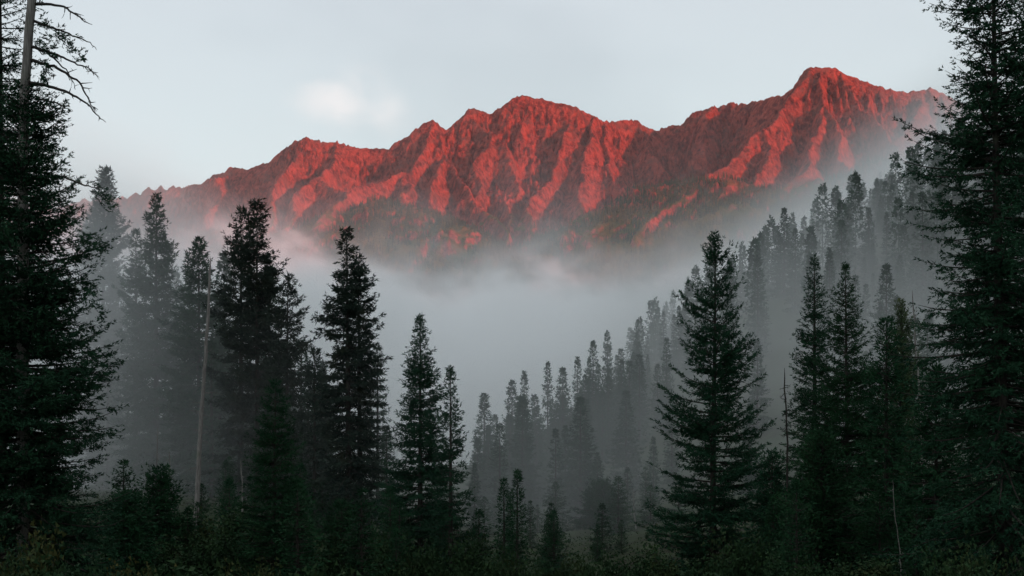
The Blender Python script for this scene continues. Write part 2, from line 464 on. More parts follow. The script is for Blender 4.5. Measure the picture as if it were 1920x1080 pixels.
def conifer(seed, H, R, cb=0.08, nbr=260, power=0.8, top_e=0.7, low_e=-0.25, sag=0.25, tipup=0.2, leaf=0.22, lw=0.32,
            twig=7.0, hang=0.25, step=0.10, gap=0.0, clump=0.0, whorl=0.0, lean=(0, 0), bend=0.0, trunk_r=None, topless=False,
            spread=1.0, jitter=0.35, rmin=0.12, side_bias=None, wood=True, fuzz=0.62, lump=0.0, short_top=None):
    """a conifer built of trunk, limbs, twigs and needle sprays. Returns (wood V,Q) and (leaf V,Q)"""
    r = np.random.default_rng(seed)
    tr = trunk_r or H * 0.011 + 0.02
    zt = np.linspace(0, H, 14)
    ph = r.uniform(0, 6.28, 2)
    def axis(z):
        t = np.asarray(z) / H
        return np.stack([lean[0] * t + bend * np.sin(t * 5 + ph[0]) * t, lean[1] * t + bend * np.sin(t * 4 + ph[1]) * t, np.asarray(z, float)], -1)
    WV, WQ, off = [], [], 0
    rad = tr * (1 - zt / H) ** 0.8 + 0.006
    rad[0] *= 1.35
    off = tube(axis(zt), rad, 7, WV, WQ, off)
    TB, TD, TL, TK = [], [], [], []      # twigs
    golden = 2.399963
    cs = np.sort(r.uniform(0, 1, nbr) ** 0.92)
    lob = r.uniform(0, 6.28, 6)
    for i in range(nbr):
        t = cs[i]
        if whorl > 0:
            n_w = max(4, int((1 - cb) * H / whorl))
            t = (np.floor(t * n_w) + 0.5 + r.normal(0, 0.10)) / n_w
            t = min(max(t, 0.0), 0.995)
        z = (cb + (1 - cb) * t) * H
        az = i * golden + r.normal(0, 0.5)
        prof = (1 - t) ** power
        if short_top is not None:
            prof = min(1.0, (1 - t) / short_top) ** power
        L = R * prof * r.uniform(1 - jitter, 1 + jitter * 0.6) + rmin * min(1.0, 0.15 + 4.0 * (1 - t))
        # whole sectors grow weaker or stronger: an uneven outline
        lump_f = 1 + lump * (np.sin(t * 23 + lob[0] + 1.7 * np.sin(az + lob[1])) * 0.6 + np.sin(t * 41 + lob[2] + 2 * np.sin(az * 2 + lob[3])) * 0.4)
        L *= max(0.25, lump_f)
        if side_bias is not None:
            L *= 1 + side_bias[0] * math.cos(az - side_bias[1])
        if gap and r.uniform() < gap: 
            continue
        e = low_e + (top_e - low_e) * t ** 1.3 + r.normal(0, 0.13)
        u = np.linspace(0, 1, 6)
        hx = L * u * math.cos(e) * spread
        hz_ = L * (math.sin(e) * u - sag * u ** 2 * (1 - t) + tipup * u ** 3)
        wob = r.normal(0, 0.05 * L, 2)
        dx, dy = math.cos(az), math.sin(az)
        p = axis(z)[None] + np.stack([hx * dx - dy * wob[0] * u * u, hx * dy + dx * wob[0] * u * u, hz_ + wob[1] * u], -1)
        if wood and L > 0.35:
            off = tube(p, (0.012 + 0.014 * L) * (1 - u * 0.85), 3, WV, WQ, off)
        nt_ = max(3, int(L * twig))
        uu = np.sort(r.uniform(0.12, 1.0, nt_)) ; uu[-1] = 1.0
        if clump:
            uu = np.clip(uu + clump * np.sin(uu * L * 9 + r.uniform(0, 6)) * 0.06, 0.1, 1)
        pb = np.stack([np.interp(uu, u, p[:, j]) for j in range(3)], -1)
        fwd = unit(np.stack([np.interp(uu, u, np.gradient(p[:, j])) for j in range(3)], -1))
        sgn = np.where(np.arange(nt_) % 2 == 0, 1.0, -1.0)
        sd = np.stack([-dy * sgn, dx * sgn, np.zeros(nt_)], -1)
        td = unit(fwd * r.uniform(0.5, 1.0, nt_)[:, None] + sd * r.uniform(0.3, 1.0, nt_)[:, None] + np.array([0, 0, -hang]) * r.uniform(0.0, 1.5, nt_)[:, None] + r.normal(0, 0.13, (nt_, 3)))
        td[-1] = fwd[-1]
        tl = (0.34 * L * (1 - uu * 0.75) + leaf * 0.7) * r.uniform(0.55, 1.2, nt_)
        TB.append(pb); TD.append(td); TL.append(np.minimum(tl, 0.9 + 0 * tl))
    if not topless:
        nn = 8
        TB.append(axis(np.linspace(H * 0.94, H * 0.995, nn))); TD.append(unit(np.stack([r.normal(0, .3, nn), r.normal(0, .3, nn), np.full(nn, 1.0)], -1))); TL.append(np.full(nn, leaf * 0.7))
    TB = np.concatenate(TB); TD = np.concatenate(TD); TL = np.concatenate(TL)
    cnt = np.maximum(3, np.ceil(TL / (step * 0.62)).astype(int))
    idx = np.repeat(np.arange(len(TL)), cnt)
    v = r.uniform(0, 1, len(idx))
    b = TB[idx] + TD[idx] * (TL[idx] * v)[:, None] + r.normal(0, leaf * 0.13, (len(idx), 3))
    dd = unit(TD[idx] * 0.8 + unit(r.normal(size=(len(idx), 3))) * fuzz)
    ln = leaf * r.uniform(0.6, 1.35, len(idx))
    LV, LQ = sprays(r, b, dd, ln, ln * lw * 0.62 * r.uniform(0.7, 1.3, len(idx)))
    return (np.concatenate(WV), np.concatenate(WQ)), (LV, LQ)

def plant(name, parts, loc, rot=0.0, label=None, cat="tree", group=None, scale=(1, 1, 1)):
    """parts: list of (part name, mesh); an Empty at the foot parents them"""
    root = bpy.data.objects.new(name, None)
    root.empty_display_size = 0.2
    COL.objects.link(root)
    root.location = loc; root.rotation_euler = (0, 0, rot); root.scale = scale
    tag(root, label, cat, group)
    for pn, me in parts:
        add(pn, me, root)
    return root

def tree_meshes(kw, leaf_mat, bark_mat):
    (wv, wq), (lv, lq) = conifer(**kw)
    return [("trunk", mesh_from("trunk", wv, [wq], bark_mat, True)), ("crown", mesh_from("crown", lv, [lq], leaf_mat))]

def crooked(r, p0, d0, L, n=9, droop=0.0, wob=0.12):
    p = [np.array(p0, float)]; dd = np.array(d0, float)
    for k in range(n - 1):
        dd = dd + r.normal(0, wob, 3) + np.array([0, 0, -droop]); dd /= np.linalg.norm(dd)
        p.append(p[-1] + dd * L / (n - 1))
    return np.array(p)

def dead_branch_mesh(seed, path, r0, nside=9, sl=0.5, nsides=5):
    """a bare crooked bough with finer bare twigs"""
    r = np.random.default_rng(seed)
    V, Q, off = [], [], 0
    path = np.asarray(path, float); k = len(path)
    u = np.linspace(0, 1, k)
    fine = np.linspace(0, 1, k * 3)
    pth = np.stack([np.interp(fine, u, path[:, j]) for j in range(3)], -1)
    pth[1:] += r.normal(0, 0.012, (len(pth) - 1, 3))
    off = tube(pth, r0 * (1 - fine * 0.85), nsides, V, Q, off)
    tot = np.linalg.norm(path[-1] - path[0])
    for i in range(nside):
        t = r.uniform(0.3, 0.97)
        b = np.array([np.interp(t, fine, pth[:, j]) for j in range(3)])
        f = unit(np.array([np.interp(t, fine, np.gradient(pth[:, j])) for j in range(3)]))
        dd = unit(f * 0.8 + r.normal(0, 0.55, 3))
        q = crooked(r, b, dd, sl * r.uniform(0.4, 1.2) * (1.1 - t * 0.6), 6, 0.03, 0.16)
        off = tube(q, r0 * 0.35 * np.linspace(1, 0.25, 6), 4, V, Q, off)
        if r.uniform() < 0.6:
            q2 = crooked(r, q[3], unit(f + r.normal(0, 0.7, 3)), sl * 0.35, 4, 0.0, 0.15)
            off = tube(q2, r0 * 0.2 * np.linspace(1, 0.3, 4), 3, V, Q, off)
    return mesh_from("dead_branch", np.concatenate(V), [np.concatenate(Q)], M_DEADWOOD, True)

def ground_at(x, y):
    return float(gz(np.array([x]), np.array([y]))[0])

def hero(px, py, Y, label, name, mat, bark, hw_px=60, base_px=None, group=None, sink=0.15, **kw):
    """a tree whose tip shows at (px,py) at depth Y and whose crown reaches hw_px to each side low down"""
    x, _, zt = px2w(px, py, Y)
    if base_px is not None: x = (base_px - 960.0) / F * Y
    zb = ground_at(x, Y) - sink
    H = zt - zb
    lean_x = (px - 960.0) / F * Y - x
    kw.setdefault("seed", int(px * 7 + py))
    R = hw_px / F * Y
    return plant(name, tree_meshes(dict(H=H, R=R, lean=(lean_x, 0), **kw), mat, bark), (x, Y, zb), 0.0, label, "tree", group)

# ---- the crisp trees, nearest first --------------------------------------------------------------
# giant at the left edge: dense below, bare pale trunk and dead boughs above
YL = 32.0; sL = F / YL
lx = (44 - 960) / sL; lzb = ground_at(lx, YL) - 0.2
zc = CZ + (HZ - 205) / sL
(wv, wq), (lv, lq) = conifer(seed=5, H=zc - lzb + 0.7, R=2.55, cb=0.02, nbr=720, power=0.42, low_e=-0.15, top_e=0.35, sag=0.2, tipup=0.22, leaf=0.112, lw=0.47,
                             twig=10, step=0.034, hang=0.35, lump=0.2, trunk_r=0.05, jitter=0.3, topless=True)
crown_me = mesh_from("crown", lv, [lq], M_FIR); limb_me = mesh_from("limb", wv, [wq], M_BARK, True)
zz = np.linspace(0, CZ + (HZ + 90) / sL - lzb, 26)
tp = np.stack([0.02 * zz + 0.0 * zz, 0 * zz, zz], -1); tp[:, 0] = np.interp(zz, [0, zc - lzb, zz[-1]], [0, 0.0, 0.34])
tp[1:, :2] += rng.normal(0, 0.012, (25, 2))
V, Q = [], []
tube(tp, 0.20 - 0.085 * zz / zz[-1], 12, V, Q, 0)
giant = plant("fir_tree", [("trunk", mesh_from("trunk", V[0], Q, M_PALEBARK, True)), ("crown", crown_me), ("limb", limb_me)], (lx, YL, lzb), 0,
              "huge dark fir at the left edge with a bare pale upper trunk and dead boughs", "tree")
def bough(pts, r0, seed, ns=9, sl=0.45, dy=0.0, root=giant, base=(lx, YL, lzb), Y=YL):
    P = [px2w(a, b, Y - dy * k) for k, (a, b) in enumerate(pts)]
    P = np.array(P) - np.array(base)
    add("dead_branch", dead_branch_mesh(seed, P, r0, ns, sl), root)
bough([(60, 8), (90, 8), (120, 12), (140, 26), (158, 40), (172, 46)], 0.05, 1, 8, 0.35, 0.1)
bough([(60, 38), (92, 50), (112, 57), (140, 68), (168, 79), (182, 94)], 0.045, 2, 5, 0.3, 0.05)
bough([(58, 88), (85, 95), (105, 102), (125, 112), (150, 122), (168, 128), (178, 142)], 0.05, 3, 12, 0.4, 0.12)
bough([(56, 113), (80, 119), (105, 126), (130, 141), (150, 155), (163, 180), (172, 200), (184, 205)], 0.055, 4, 9, 0.4, 0.08)
bough([(54, 155), (85, 160), (120, 169), (145, 182), (168, 197), (184, 217), (197, 229)], 0.055, 5, 7, 0.32, 0.15)
bough([(88, 98), (110, 118), (128, 136), (138, 155), (142, 170)], 0.03, 6, 4, 0.25, 0.05)
bough([(70, 185), (105, 192), (125, 203), (138, 207)], 0.03, 7, 3, 0.2, 0.1)
bough([(120, 330), (150, 345), (175, 352), (205, 352)], 0.035, 8, 4, 0.25, 0.1)
# live sprays around those boughs
r = np.random.default_rng(3)
Bs, Ds = [], []
for (a, b, c, e, n) in [(62, 70, 96, 100, 420), (70, 40, 92, 58, 220), (100, 60, 128, 88, 260), (118, 88, 152, 108, 300), (64, 112, 88, 135, 240), (66, 140, 92, 160, 200), (60, 0, 80, 14, 80),
                        (165, 335, 208, 395, 420), (140, 425, 192, 478, 460), (150, 520, 186, 600, 420), (150, 640, 192, 700, 420)]:
    for _ in range(n // 13):
        f = r.uniform(0, 1); Yq = YL + r.uniform(-0.6, 0.6)
        p0 = np.array(px2w(a + (c - a) * f + r.normal(0, 3), b + (e - b) * (0.15 + 0.7 * f) + r.normal(0, 7), Yq)) - np.array([lx, YL, lzb])
        td = unit(np.array([0.75, r.normal(0, 0.6), r.normal(-0.15, 0.45)]))
        m = 11; L = r.uniform(0.12, 0.34)
        Bs.append(p0 + td * (r.uniform(0, L, m))[:, None] + r.normal(0, 0.012, (m, 3))); Ds.append(unit(td + r.normal(0, 0.45, (m, 3))))
Bs = np.concatenate(Bs); Ds = np.concatenate(Ds); ln = r.uniform(0.07, 0.15, len(Bs))
v, q = sprays(r, Bs, Ds, ln, ln * 0.28)
add("foliage", mesh_from("foliage", v, [q], M_FIR), giant)

hero(-2, -260, 38, "tall dark fir behind the bare pale trunk in the upper left corner", "fir_tree", M_FIR, M_BARK, 105, seed=15, nbr=420, power=0.5, leaf=0.15, twig=8, step=0.055, lump=0.2, low_e=-0.2, top_e=0.5, cb=0.2, hang=0.3)

# giant at the right edge: open, ragged, dark
YR = 30.0
hero(1858, -190, YR, "huge ragged fir at the right edge with a dark trunk showing between open boughs", "fir_tree", M_FIR, M_BARK, 164, base_px=1888, seed=24, nbr=640, power=0.42, leaf=0.105, lw=0.46,
     twig=8.5, step=0.027, lump=0.34, low_e=-0.22, top_e=0.25, cb=0.03, hang=0.42, gap=0.06, sag=0.3, tipup=0.25, trunk_r=0.19, jitter=0.4, bend=0.08)
hero(1935, -60, 34, "dark fir half cut off by the right edge of the view behind the ragged one", "fir_tree", M_FIR, M_BARK, 150, seed=33, nbr=360, power=0.5, leaf=0.15, twig=8, step=0.055, lump=0.2, cb=0.02)

hero(517, 712, 45, "dark young spruce with flat layered boughs below the tall left stand", "spruce_tree", M_SPRUCE, M_BARK, 78, base_px=512, seed=41, nbr=340, power=0.72, leaf=0.15, lw=0.34,
     twig=11, step=0.055, whorl=0.36, low_e=-0.1, top_e=0.35, sag=0.12, tipup=0.18, hang=0.18, lump=0.08, cb=0.02, jitter=0.3)
hero(1340, 446, 55, "lone open-crowned fir with clumped boughs right of the misty gap", "fir_tree", M_FIR, M_BARK, 116, base_px=1336, seed=52, nbr=330, power=0.55, leaf=0.17, lw=0.4, twig=9,
     step=0.042, lump=0.30, low_e=-0.12, top_e=0.75, gap=0.1, sag=0.18, tipup=0.3, hang=0.15, cb=0.03, jitter=0.35, trunk_r=0.2, bend=0.05)
hero(1585, 497, 60, "sharp spired dark fir, the nearer and wider of the right-hand pair", "fir_tree", M_SPRUCE, M_BARK, 138, base_px=1590, seed=63, nbr=380, power=1.0, leaf=0.17, lw=0.36, twig=9, step=0.05,
     low_e=-0.12, top_e=0.55, lump=0.14, sag=0.12, tipup=0.22, hang=0.15, cb=0.02, jitter=0.32, trunk_r=0.16)
hero(1527, 480, 68, "slim fir with a thin leader just behind the wider fir of the right-hand pair", "fir_tree", M_FIR, M_BARK, 70, seed=64, nbr=300, power=0.8, leaf=0.19, lw=0.4, twig=8.5, step=0.055,
     low_e=-0.05, top_e=0.6, lump=0.16, tipup=0.25, cb=0.03, jitter=0.3)
hero(650, 430, 75, "tallest ragged fir left of the misty gap with a knotted narrow top", "fir_tree", M_OLD, M_BARK, 46, base_px=655, seed=75, nbr=380, power=0.72, leaf=0.26, lw=0.4, twig=8, step=0.065,
     low_e=-0.3, top_e=0.3, lump=0.45, sag=0.2, tipup=0.12, hang=0.3, cb=0.05, jitter=0.35, rmin=0.3, short_top=0.48, gap=0.1)
hero(672, 482, 76.5, "round-topped fir grown against the tallest ragged fir", "fir_tree", M_OLD, M_BARK, 30, base_px=676, seed=76, nbr=260, power=0.55, leaf=0.26, lw=0.42, twig=8, step=0.06, low_e=-0.2, top_e=0.5, lump=0.2, cb=0.1, short_top=0.3)
hero(788, 594, 70, "neat pointed fir at the left side of the misty gap", "fir_tree", M_FIR, M_BARK, 80, seed=87, nbr=360, power=0.85, leaf=0.23, lw=0.38, twig=8.5, step=0.055, low_e=-0.12, top_e=0.5, lump=0.2, tipup=0.22, cb=0.03)
hero(845, 692, 66, "thin fir with upturned tufts beside the neat pointed one", "fir_tree", M_FIR, M_BARK, 42, seed=91, nbr=210, power=0.75, leaf=0.22, lw=0.4, twig=8, step=0.06, low_e=-0.1, top_e=0.5, lump=0.34, tipup=0.4, cb=0.03, gap=0.08)
hero(708, 647, 98, "thin misty spire between the ragged fir and the neat pointed fir", "fir_tree", M_FIR, M_BARK, 30, seed=92, nbr=230, power=0.7, leaf=0.28, lw=0.36, twig=7, step=0.08, low_e=-0.3, top_e=0.1, lump=0.2, whorl=0.7, cb=0.05)
hero(482, 381, 85, "stout round-topped fir crowning the tall left stand", "fir_tree", M_OLD, M_BARK, 42, seed=101, nbr=330, power=0.5, leaf=0.3, lw=0.42, twig=7.5, step=0.075, low_e=-0.2, top_e=0.6, lump=0.42, cb=0.06, trunk_r=0.24, hang=0.3, short_top=0.28, gap=0.12)
hero(452, 393, 87, "broad fir with ragged side boughs left of the stout round-topped one", "fir_tree", M_OLD, M_BARK, 46, seed=102, nbr=280, power=0.65, leaf=0.3, lw=0.42, twig=7.5, step=0.075, low_e=-0.15, top_e=0.55, lump=0.45, cb=0.06, trunk_r=0.24, gap=0.15, short_top=0.35)
hero(540, 515, 84, "fir with a blunt leaning top right of the stout round-topped one", "fir_tree", M_OLD, M_BARK, 38, base_px=536, seed=103, nbr=270, power=0.62, leaf=0.28, lw=0.42, twig=7.5, step=0.08, low_e=-0.2, top_e=0.4, lump=0.42, cb=0.06, short_top=0.38, gap=0.12)
hero(590, 658, 82, "small crooked fir low between the blunt fir and the tallest ragged fir", "fir_tree", M_OLD, M_BARK, 36, seed=104, nbr=260, power=0.5, leaf=0.26, lw=0.42, twig=6, step=0.07, lump=0.3, cb=0.06, gap=0.1)
hero(293, 365, 105, "tall even fir fading in the mist on the left", "fir_tree", M_FIR, M_BARK, 46, seed=111, nbr=380, power=0.8, leaf=0.36, lw=0.4, twig=6.5, step=0.08, low_e=-0.2, top_e=0.35, lump=0.26, cb=0.08, hang=0.3, short_top=0.5)
hero(255, 435, 108, "narrow fir with side tufts close left of the tall even misty fir", "fir_tree", M_FIR, M_BARK, 36, seed=112, nbr=300, power=0.65, leaf=0.34, lw=0.4, twig=6.5, step=0.08, lump=0.34, cb=0.08, gap=0.1, short_top=0.5)
hero(197, 322, 118, "tallest pale misty fir next to the huge fir at the left edge", "fir_tree", M_OLD, M_BARK, 38, base_px=188, seed=113, nbr=400, power=0.5, leaf=0.4, lw=0.4, twig=6, step=0.09, lump=0.3, cb=0.08, hang=0.3, short_top=0.3)
hero(373, 449, 98, "pointed misty fir behind the tall bare snag", "fir_tree", M_FIR, M_BARK, 58, seed=114, nbr=340, power=0.8, leaf=0.34, lw=0.4, twig=6.5, step=0.08, low_e=-0.2, top_e=0.4, lump=0.22, cb=0.08, short_top=0.5)
hero(970, 884, 55, "taller of the two slim young firs at the foot of the misty gap", "fir_tree", M_SPRUCE, M_BARK, 20, seed=121, nbr=240, power=0.7, leaf=0.17, lw=0.36, twig=10, step=0.065, low_e=-0.05, top_e=0.6, lump=0.14, cb=0.02)
hero(945, 899, 56, "shorter of the two slim young firs at the foot of the misty gap", "fir_tree", M_SPRUCE, M_BARK, 16, seed=122, nbr=210, power=0.7, leaf=0.17, lw=0.36, twig=10, step=0.07, low_e=-0.05, top_e=0.6, lump=0.16, cb=0.02)
hero(1448, 850, 52, "low dark fir filling the space between the lone fir and the bare spike", "fir_tree", M_FIR, M_BARK, 60, seed=131, nbr=300, power=0.6, leaf=0.2, lw=0.38, twig=8, step=0.08, lump=0.25, cb=0.02)
hero(1662, 600, 47, "dark fir in front of the pale green larch on the right", "fir_tree", M_SPRUCE, M_BARK, 75, seed=132, nbr=330, power=0.6, leaf=0.19, lw=0.38, twig=8, step=0.075, lump=0.2, cb=0.02)
hero(1755, 690, 40, "low dense fir under the huge ragged fir on the right", "fir_tree", M_SPRUCE, M_BARK, 95, seed=133, nbr=360, power=0.6, leaf=0.18, lw=0.38, twig=8, step=0.075, lump=0.2, cb=0.02)
hero(1540, 815, 43, "broad low fir under the right-hand pair of firs", "fir_tree", M_SPRUCE, M_BARK, 100, seed=134, nbr=360, power=0.6, leaf=0.18, lw=0.38, twig=8, step=0.075, lump=0.2, cb=0.02)
hero(1690, 568, 62, "pale green feathery larch behind the dark fir on the right", "larch_tree", M_LARCH, M_BARK, 70, seed=135, nbr=360, power=0.5, leaf=0.13, lw=0.5, twig=9, step=0.06, low_e=0.5, top_e=1.0, lump=0.3, tipup=0.2, hang=0.1, cb=0.1, sag=0.05)
hero(300, 880, 50, "low bushy young fir in front of the tall bare snag", "fir_tree", M_SPRUCE, M_BARK, 70, seed=141, nbr=300, power=0.6, leaf=0.18, lw=0.38, twig=8, step=0.075, lump=0.2, cb=0.02)
hero(235, 930, 44, "low bushy young fir beside the huge fir at the left edge", "fir_tree", M_SPRUCE, M_BARK, 70, seed=142, nbr=300, power=0.6, leaf=0.18, lw=0.38, twig=8, step=0.075, lump=0.2, cb=0.02)
hero(640, 945, 52, "low young fir at the foot of the tallest ragged fir", "fir_tree", M_SPRUCE, M_BARK, 60, seed=143, nbr=260, power=0.6, leaf=0.18, lw=0.38, twig=8, step=0.08, lump=0.2, cb=0.02)
hero(1130, 905, 105, "low dim young fir in the middle of the misty gap", "fir_tree", M_FIR, M_BARK, 60, seed=144, nbr=260, power=0.6, leaf=0.2, lw=0.38, twig=8, step=0.085, lump=0.2, cb=0.02)

# ---- dead standing trunks
def snag(name, top, base, Y, r0, label, bark, n=7, seed=1, sl=0.6, group=None, twigs=True):
    r = np.random.default_rng(seed)
    x = (base[0] - 960.0) / F * Y
    zb = ground_at(x, Y) - 0.2
    xt, _, zt = px2w(top[0], top[1], Y)
    k = 22
    zz = np.linspace(0, zt - zb, k); t = zz / zz[-1]
    p = np.stack([(xt - x) * t + 0.10 * np.sin(t * 7 + seed) * t * (1 - t) * 2, 0.1 * np.sin(t * 5), zz], -1)
    p[1:-1, :2] += r.normal(0, 0.012, (k - 2, 2))
    V, Q = [], []
    rad = r0 * (1 - 0.62 * t) * (1 + r.normal(0, 0.04, k)); rad[-1] *= 0.3
    tube(p, rad, 9, V, Q, 0)
    root = plant(name, [("trunk", mesh_from("trunk", V[0], Q, bark, True))], (x, Y, zb), 0, label, "dead tree", group)
    for i in range(n):
        tt = r.uniform(0.25, 0.95)
        b = np.array([np.interp(tt, t, p[:, j]) for j in range(3)])
        az = r.uniform(0, 6.28) if i % 2 else r.choice([0.0, math.pi]) + r.normal(0, 0.4)
        q = crooked(r, b, (math.cos(az), math.sin(az), r.uniform(-0.6, 0.5)), sl * r.uniform(0.4, 1.3), 7, 0.07, 0.15)
        me = dead_branch_mesh(seed * 31 + i, q, r0 * 0.16 + 0.006, 2 if twigs else 0, 0.25, 4)
        me.materials.clear(); me.materials.append(bark)
        add("dead_branch", me, root)
    return root
snag("dead_tree", (396, 484), (363, 990), 60, 0.155, "tall bare weathered snag leaning right among the left firs", M_PALEBARK, 13, 2, 0.9)
snag("dead_tree", (1470, 690), (1482, 1060), 50, 0.07, "thin black bare spike with short twigs left of the right-hand pair", M_DEADWOOD, 34, 3, 0.35)
snag("dead_tree", (1709, 545), (1745, 800), 45, 0.06, "slender pale dead stem among the firs beside the huge ragged fir", M_GREYWOOD, 8, 4, 0.4)
snag("dead_tree", (1672, 900), (1696, 1075), 36, 0.022, "short pale dead stem low in the dark firs at the lower right", M_GREYWOOD, 5, 5, 0.25)
snag("dead_tree", (297, 800), (293, 1000), 62, 0.06, "thin grey dead stem left of the tall bare snag", M_GREYWOOD, 4, 6, 0.3)
snag("dead_tree", (318, 845), (327, 1000), 58, 0.07, "short grey dead stem with broken twigs near the foot of the tall bare snag", M_GREYWOOD, 9, 7, 0.4)
snag("dead_tree", (1186, 915), (1193, 1010), 95, 0.07, "pale dead stem dim in the mist between the young firs and the lone fir", M_GREYWOOD, 4, 8, 0.4)
snag("dead_tree", (452, 860), (456, 960), 66, 0.06, "stub of a grey dead stem right of the tall bare snag", M_GREYWOOD, 4, 9, 0.3)

# ---- trees in the mist: a few kinds, then copies
KINDS = []
for i, kw in enumerate([
        dict(H=22, R=2.5, nbr=229, power=0.96, lump=0.17), dict(H=22, R=2.0, nbr=229, power=0.90, lump=0.21, gap=0.1), dict(H=22, R=2.9, nbr=243, power=1.02, lump=0.10),
        dict(H=22, R=2.2, nbr=229, power=0.81, lump=0.21), dict(H=22, R=1.8, nbr=202, power=0.96, lump=0.17), dict(H=22, R=3.2, nbr=256, power=1.08, lump=0.14),
        dict(H=22, R=2.3, nbr=202, power=0.78, lump=0.24, top_e=0.6), dict(H=22, R=1.9, nbr=189, power=0.90, lump=0.21, gap=0.15)]):
    base = dict(seed=300 + i, leaf=0.45, lw=0.56, twig=4.2, step=0.15, low_e=-0.3, top_e=0.35, cb=0.04, hang=0.3, rmin=0.2)
    base.update(kw)
    KINDS.append(tree_meshes(base, M_FIR, M_BARK))
KIND_N = [0]
def copy_tree(k, loc, H, wide, rot, label, group, name="fir_tree"):
    s = H / 22.0
    root = bpy.data.objects.new(name, None); root.empty_display_size = 0.2
    COL.objects.link(root)
    root.location = loc; root.rotation_euler = (0, 0, rot); root.scale = (s * wide, s * wide, s)
    tag(root, label, "tree", group)
    for pn, me in KINDS[k]:
        c = bpy.data.objects.new(pn, me); COL.objects.link(c); c.parent = root
    return root
ROW = [ # px, top row, depth, kind, label
 (908, 740, 170, 2, "broad pale fir standing first in the misty row, right of the neat pointed fir"),
 (960, 716, 200, 0, "pointed fir second in the misty row climbing the right slope"),
 (983, 698, 215, 4, "slim fir third in the misty row, close beside a pointed one"),
 (1003, 742, 205, 7, "short faint fir in a dip of the misty row"),
 (1027, 680, 230, 1, "fir with a dark shoulder in the lower middle of the misty row"),
 (1055, 692, 225, 5, "broken-looking broad fir next to the shouldered fir in the misty row"),
 (1083, 671, 250, 4, "narrow fir midway along the misty row"),
 (1097, 705, 245, 0, "short fir tucked right of the narrow one in the misty row"),
 (1112, 641, 270, 6, "tall blunt fir left of the highest round-topped one in the misty row"),
 (1139, 622, 280, 3, "tall round-topped fir standing above its neighbours in the misty row"),
 (1164, 655, 285, 1, "lower fir right of the tall round-topped one in the misty row"),
 (1178, 690, 270, 7, "small dim fir under the lower firs of the misty row"),
 (1190, 640, 320, 4, "thin fir in the pale part of the misty row"),
 (1214, 630, 340, 0, "faint pointed fir before the tall slim one near the lone fir"),
 (1233, 592, 380, 4, "faint tall slim fir just left of the lone open-crowned fir"),
 (1262, 545, 430, 3, "barely visible broad fir top left of the lone fir's crown"),
 (1290, 520, 460, 2, "barely visible pointed fir behind the lone fir's crown"),
 (1375, 480, 520, 6, "ghostly blunt fir right of the lone fir's crown"),
 (1405, 530, 480, 0, "ghostly low fir right of the lone fir's upper boughs"),
 (1438, 510, 500, 4, "left one of three ghostly slim firs between the lone fir and the pair"),
 (1453, 506, 505, 1, "middle one of three ghostly slim firs between the lone fir and the pair"),
 (1468, 520, 495, 7, "right one of three ghostly slim firs between the lone fir and the pair"),
 (1489, 420, 620, 0, "high ghostly fir on the slope above the slim firs, left of the thin leader"),
 (1510, 470, 600, 5, "broad ghostly fir behind the thin leader of the right-hand pair"),
 (1560, 392, 760, 2, "dark-tipped fir on the skyline of the right slope, first from its foot"),
 (1590, 360, 830, 0, "second dark fir up the skyline of the right slope"),
 (1618, 338, 900, 3, "third dark fir up the skyline of the right slope"),
 (1650, 325, 960, 5, "fourth dark fir up the skyline of the right slope"),
 (1682, 310, 1020, 0, "fifth dark fir up the skyline of the right slope, by the green alp"),
 (1712, 300, 1060, 6, "sixth dark fir up the skyline of the right slope"),
 (1742, 280, 1100, 2, "highest dark fir on the skyline, beside the huge ragged fir"),
 (1174, 735, 170, 5, "dim broad fir standing in front of the misty row"),
 (1060, 800, 150, 2, "dim low fir in the mist above the pair of slim young firs"),
 (1120, 850, 130, 0, "dim pointed fir low in the misty gap"),
 (1225, 820, 140, 3, "dim fir left of the lone fir's lower boughs"),
 (1260, 760, 160, 1, "dim slim fir against the left side of the lone fir"),
 (1420, 640, 190, 0, "dim fir right of the lone fir's widest boughs"),
 (1405, 760, 120, 2, "dim greenish fir low right of the lone fir"),
 (222, 520, 120, 3, "misty fir between the pale tallest one and the narrow tufted one"),
 (330, 510, 125, 1, "misty fir right of the tall even one"),
 (345, 540, 112, 6, "misty blunt fir left of the pointed one behind the snag"),
 (412, 560, 100, 0, "misty fir right of the snag's top"),
 (165, 420, 140, 3, "palest fir showing just beside the huge left fir"),
 (420, 480, 118, 4, "thin misty fir between the snag and the broad fir with ragged boughs"),
 (505, 505, 100, 6, "fir wedged between the round-topped and the blunt-topped firs"),
 (565, 640, 96, 1, "misty fir right below the blunt-topped fir"),
 (612, 730, 92, 4, "slight misty fir in the gap left of the tallest ragged fir"),
 (725, 800, 90, 0, "dim fir low between the thin misty spire and the neat pointed fir"),
 (890, 870, 110, 2, "dim fir low right of the thin tufted fir"),
 (930, 830, 150, 5, "pale broad low fir in the mist at the start of the row"),
]
for i, (px, py, Y, k, lab) in enumerate(ROW):
    x, _, zt = px2w(px, py, Y); zb = ground_at(x, Y) - 0.3
    H = max(zt - zb, 6)
    copy_tree(k, (x, Y, zt - H), H, min(1.25, max(0.75, 24.0 / H)) * (1.02 + 0.14 * math.sin(i * 2.7)), i * 1.7, lab, "firs standing in the mist")

